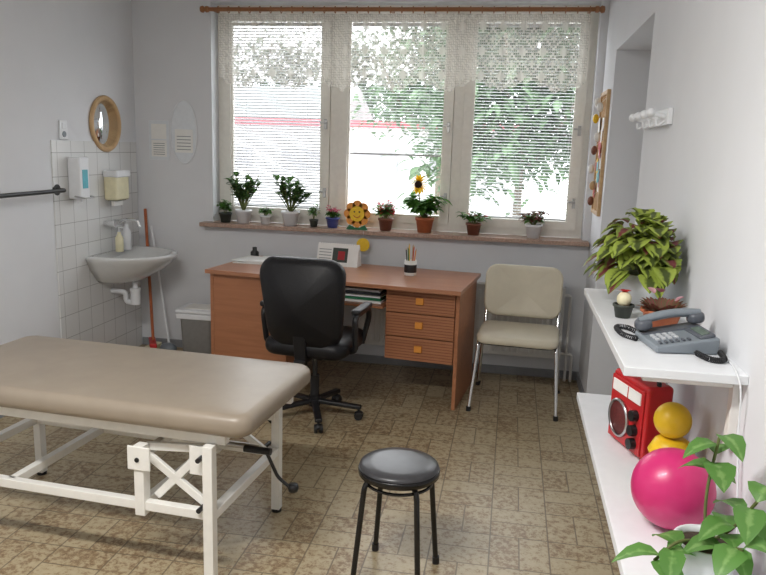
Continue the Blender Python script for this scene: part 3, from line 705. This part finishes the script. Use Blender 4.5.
# radio
c=root('portable_radio',(.415,2.16,.7405),-70)
boxw('case',c,-.10,.10,-.042,.042,.0,.22,M['red'],.012,3)
boxw('front_panel',c,-.092,.092,-.048,-.041,.01,.205,M['red'],.003)
lathe('speaker_ring',c,[(.05,0),(.058,.0),(.058,.006),(.052,.008)],M['steel'],(-.03,-.049,.085),rot=(90,0,0));lathe('speaker',c,[(.053,.0),(.05,.003),(.0,.006)],M['radgrille'],(-.03,-.049,.085),rot=(90,0,0))
boxw('tuning_scale',c,-.08,.08,-.051,-.047,.16,.195,M['paper'],.001);boxw('pointer',c,.01,.013,-.0525,-.050,.16,.195,M['red'],0)
for i,z in enumerate((.125,.08,.04)): cyl('knob_%d'%i,c,(.062,-.048,z),(.062,-.066,z),.016,M['black'],seg=20)
tube('carry_handle',c,fillet([(-.085,0,.20),(-.085,0,.240),(.085,0,.240),(.085,0,.20)],.02),.007,M['black'])
cyl('antenna',c,(.08,.03,.215),(.0,.035,.29),.0025,M['steel'])
sphere('exercise_ball',None,(.415,1.69,.7405+.094),.094,M['magenta'],seg=48)
c=root('balance_toy',(.462,1.94,.7405))
lathe('ring_base',c,[(.03,.0),(.07,.0),(.08,.02),(.07,.05),(.055,.065),(.03,.03),(.03,0)],M['gtoy']);lathe('yellow_tier',c,[(.0,.06),(.05,.06),(.06,.085),(.045,.115),(.03,.125),(0,.12)],M['yball'])
for i in range(12):
    a=2*pi*i/12;sphere('nub_%d'%i,c,(.077*math.cos(a),.077*math.sin(a),.022),.008,M['gtoy'],seg=10)
sphere('toy_ball',None,(.457,1.94,.74+.125+.048),.048,M['yball'],seg=40)
# plant foreground
c=root('potted_hydrangea',(.43,1.45,.7405))
pot(c,.062,.10,M['white'],1)
L=[]
stems=[((0,0,.09),(.0,.03,.18),(.02,.06,.30),.62,6),((0,0,.09),(.04,-.02,.14),(.065,-.06,.22),.4,6),((0,0,.09),(-.06,-.04,.11),(-.11,-.07,.08),.5,5),((0,0,.09),(.03,-.06,.12),(.03,-.12,.15),.4,5)]
for i,(a,b,e,t0,nn) in enumerate(stems):
    tube('stem_%d'%i,c,(a,b,e),.0032,M['stem'],bez=True,res=6)
    a,b,e=[Vector(q) for q in (a,b,e)]
    for k in range(nn):
        t=t0+(1-t0)*k/(nn-1);p=a*(1-t)**2+b*2*t*(1-t)+e*t*t
        an=k*2.4+i
        d=Vector((math.cos(an),math.sin(an)-.2,.45))
        if p.x>-.03 and d.x>0: d.x*=.25
        L.append((p,d,rnd(.08,.105),rnd(.05,.065),.7))
leaves('leaves',c,L,M['brightgreen'])

# ---------------------------------------------------------------- SILL PLANTS
def sx(px): return -2.34+(px-200)*.00745
SY=5.195
def sp(nm,px,r,h,pm,st=0,y=SY,s=1.2):
    c=root(nm,(sx(px),y,wz0+.0005));pot(c,r,h,M[pm],st);c.scale=(s,s,s);return c
c=sp('potted_foliage_plant',231,.045,.07,'darkpot',s=1.05);bush(c,.06,70,.035,.09,.042,.034,M['green'],stems=8)  # small dark green foliage plant, no particular species
c=sp('potted_jade_plant',250,.05,.085,'white');bush(c,.08,270,.13,.24,.044,.032,M['jade'],.1,stems=20,up=.6)
c=sp('potted_succulent',273,.033,.055,'white');bush(c,.05,60,.04,.07,.036,.022,M['green'],stems=7)
c=sp('potted_jade_plant',299,.055,.09,'white');bush(c,.085,270,.13,.20,.044,.032,M['jade'],.1,stems=20,up=.6)
c=sp('potted_small_foliage',323,.03,.05,'darkpot',s=1.1);bush(c,.045,50,.035,.13,.04,.022,M['green'],stems=7)  # small green foliage plant, no particular species
c=sp('potted_primrose',342,.045,.07,'bluepot',s=1.1);bush(c,.065,60,.05,.05,.04,.03,M['green'],stems=7);bush(c,.09,55,.05,.06,.024,.022,M['pink'],stems=6)
c=sp('potted_red_flowers',395,.045,.075,'brownpot');bush(c,.07,90,.09,.09,.05,.034,M['green'],stems=8);bush(c,.08,70,.09,.10,.03,.026,M['redpet'],stems=8)  # red-flowered pot plant, no particular species
c=sp('potted_sunflower',433,.055,.09,'terra');bush(c,.08,170,.12,.14,.075,.05,M['green'],stems=10)
tube('sunflower_stem',c,[(0,0,.09),(-.03,-.01,.17),(-.04,-.03,.285)],.004,M['stem'],bez=True)
leaves('sunflower_petals',c,[((-.04,-.04,.285),(math.cos(k*.35),-.25,math.sin(k*.35)),.06,.034,.0) for k in range(18)],M['sun']);sphere('sunflower_disc',c,(-.04,-.052,.285),.023,M['sunc'],(1,.4,1),20)
c=sp('potted_small_plant',480,.045,.07,'brownpot');bush(c,.065,80,.09,.07,.05,.03,M['green'],stems=8);bush(c,.09,30,.07,.04,.02,.016,M['redpet'],stems=5)  # small plant in a brown pot, no particular species
c=sp('potted_begonia',536,.048,.08,'white');bush(c,.075,80,.10,.09,.05,.03,M['redleaf'],stems=8);bush(c,.07,60,.08,.08,.045,.03,M['green'],stems=6)
c=root('flower_ornament',(sx(368),5.15,wz0));c.scale=(1.15,1,1.15)
def disc(name,cx,cy,cz,r,th,m): return cyl(name,c,(cx,cy,cz),(cx,cy-th,cz),r,m,seg=32)
for k in range(8):
    a=2*pi*k/8;disc('petal_%d'%k,.055*math.cos(a),0,.10+.055*math.sin(a),.03,.008,M['orange'])
disc('face',0,-.006,.10,.048,.01,M['yball'])
for s in (-1,1): disc('eye',s*.016,-.016,.113,.005,.002,M['black'])
tube('smile',c,[(.022*math.cos(a),-.017,.10+.022*math.sin(a)) for a in [pi+.4+i*(pi-.8)/8 for i in range(9)]],.002,M['red'])
poly_extrude('leaf_base',c,[(-.07,0),(.07,0),(.05,.03),(.01,.012),(.006,.06),(-.006,.06),(-.01,.012),(-.05,.03)],-.006,.004,M['gtoy'])
c=root('sun_decoration',(sx(376),5.094,.955));cyl('disc',c,(0,.0,-.05),(0,-.004,-.05),.048,M['yball'],seg=40);tube('string',c,[(0,-.002,-.01),(0,.0,.047)],.001,M['white'])

# ---------------------------------------------------------------- OUTSIDE
boxes('courtyard_ground',[(-40,40,5.5,70,-.8,-.6)],M['ground'])
c=root('outbuilding',(-9,26,-.6))
boxw('walls',c,-14,9,-3,3,0,2.85,M['bldg'],0);boxw('red_fascia',c,-14.3,9.3,-3.4,3.4,2.78,2.97,M['redroof'],0)
for i in range(9): boxw('window_%d'%i,c,-12.8+i*2.4,-11.4+i*2.4,-3.05,-2.98,1.4,2.0,M['darkwin'],0)
bm=bmesh.new();v=[bm.verts.new(p) for p in ((-14.2,-3.3,2.98),(3.5,-3.3,2.98),(3.5,0,4.2),(-14.2,0,4.2),(-14.2,3.3,2.98),(3.5,3.3,2.98))]
bm.faces.new((v[0],v[1],v[2],v[3]));bm.faces.new((v[3],v[2],v[5],v[4]));bm.faces.new((v[1],v[5],v[2]));bm.faces.new((v[0],v[3],v[4]));add('roof',frombm(bm,'roof'),M['roof'],c)
def tree(x,y,h,R,n,lo=.3,mm='treeleaf',ls=1,nc=34):
    c=root('tree',(x,y,-.6))
    cyl('trunk',c,(0,0,0),(0,0,h*.75),.09,M['bark'],r2=.04)
    for i in range(7):
        a=i*.9;tube('branch_%d'%i,c,[(0,0,h*.35+i*.1),(R*.4*math.cos(a),R*.4*math.sin(a),h*.5),(R*.7*math.cos(a),R*.7*math.sin(a),h*(.5+.05*i))],.025,M['bark'],bez=True,res=4)
    L=[]
    cl=[]
    for _ in range(nc):
        t=rnd(lo,1);rr=R*(1-.6*t)*rnd(.2,1);a=rnd(0,2*pi);cl.append(Vector((rr*math.cos(a),rr*math.sin(a),h*t)))
    for i in range(n):
        q=random.choice(cl)+Vector((random.gauss(0,.26*R/1.6),random.gauss(0,.26*R/1.6),random.gauss(0,.2*R/1.6)))
        a=rnd(0,2*pi);L.append((q,(math.cos(a),math.sin(a),rnd(-.6,.4)),rnd(.16,.28)*ls,rnd(.08,.14)*ls,.3))
    leaves('foliage',c,L,M[mm])
tree(.1,13,5.2,2.3,8500,.36,nc=60);tree(-1.9,19,6.2,2.4,5000,.48,nc=50);tree(2.4,15,5.5,2.6,5000,.33,nc=50)
for x,y in ((-7,36),(-12,37),(-17,38),(-21,36)): tree(x,y,7.0,4,1500,.35,'hedge',2)

# ---------------------------------------------------------------- LIGHT
wd=bpy.data.worlds.new('World');sc.world=wd;wd.use_nodes=True
bg=wd.node_tree.nodes['Background'];bg.inputs[0].default_value=(.94,.97,1,1);bg.inputs[1].default_value=5.2
def area(name,loc,rot,sx_,sy_,p,c=(1,1,1),portal=False,par=None):
    l=bpy.data.lights.new(name,'AREA');l.shape='RECTANGLE';l.size=sx_;l.size_y=sy_;l.energy=p;l.color=c
    o=bpy.data.objects.new(name,l);o.location=loc;o.rotation_euler=[math.radians(a) for a in rot];col.objects.link(o)
    if portal: l.cycles.is_portal=True
    if par: o.parent=par
    return o
area('window_portal',(-.87,5.44,1.8),(-90,0,0),2.7,1.55,1,portal=True)
c=root('ceiling_fill',(-1.1,.9,ZC))  # added fill above the view, shaped like a ceiling fitting
boxw('fill_housing',c,-.62,.62,-.10,.10,-.05,0,M['white'],.006)
boxw('fill_panel',c,-.6,.6,-.085,.085,-.062,-.05,emat('fill_glow',(1,1,1),2),.004)  # glowing face of the added fill
area('fill_light',(0,0,-.08),(0,0,0),1.2,.16,66,(1,.975,.94),par=c)  # unseen fill light, added to brighten the room
sn=bpy.data.lights.new('sun','SUN');sn.energy=2;sn.angle=.05;so=bpy.data.objects.new('sun',sn);so.rotation_euler=(math.radians(35),math.radians(25),0);col.objects.link(so)

# ---------------------------------------------------------------- CAMERA
cd=bpy.data.cameras.new('camera');cam=bpy.data.objects.new('camera',cd);col.objects.link(cam);sc.camera=cam
cd.sensor_width=36;cd.lens=729.1/766*36;cd.clip_start=.05
Rm=Matrix.Rotation(math.radians(9.735),4,'Z')@Matrix.Rotation(math.radians(90-10.921),4,'X')@Matrix.Rotation(math.radians(1.834),4,'Z')
cam.matrix_world=Matrix.Translation((0,0,1.6))@Rm
sc.view_settings.view_transform='Standard'
sc.view_settings.exposure=0.1
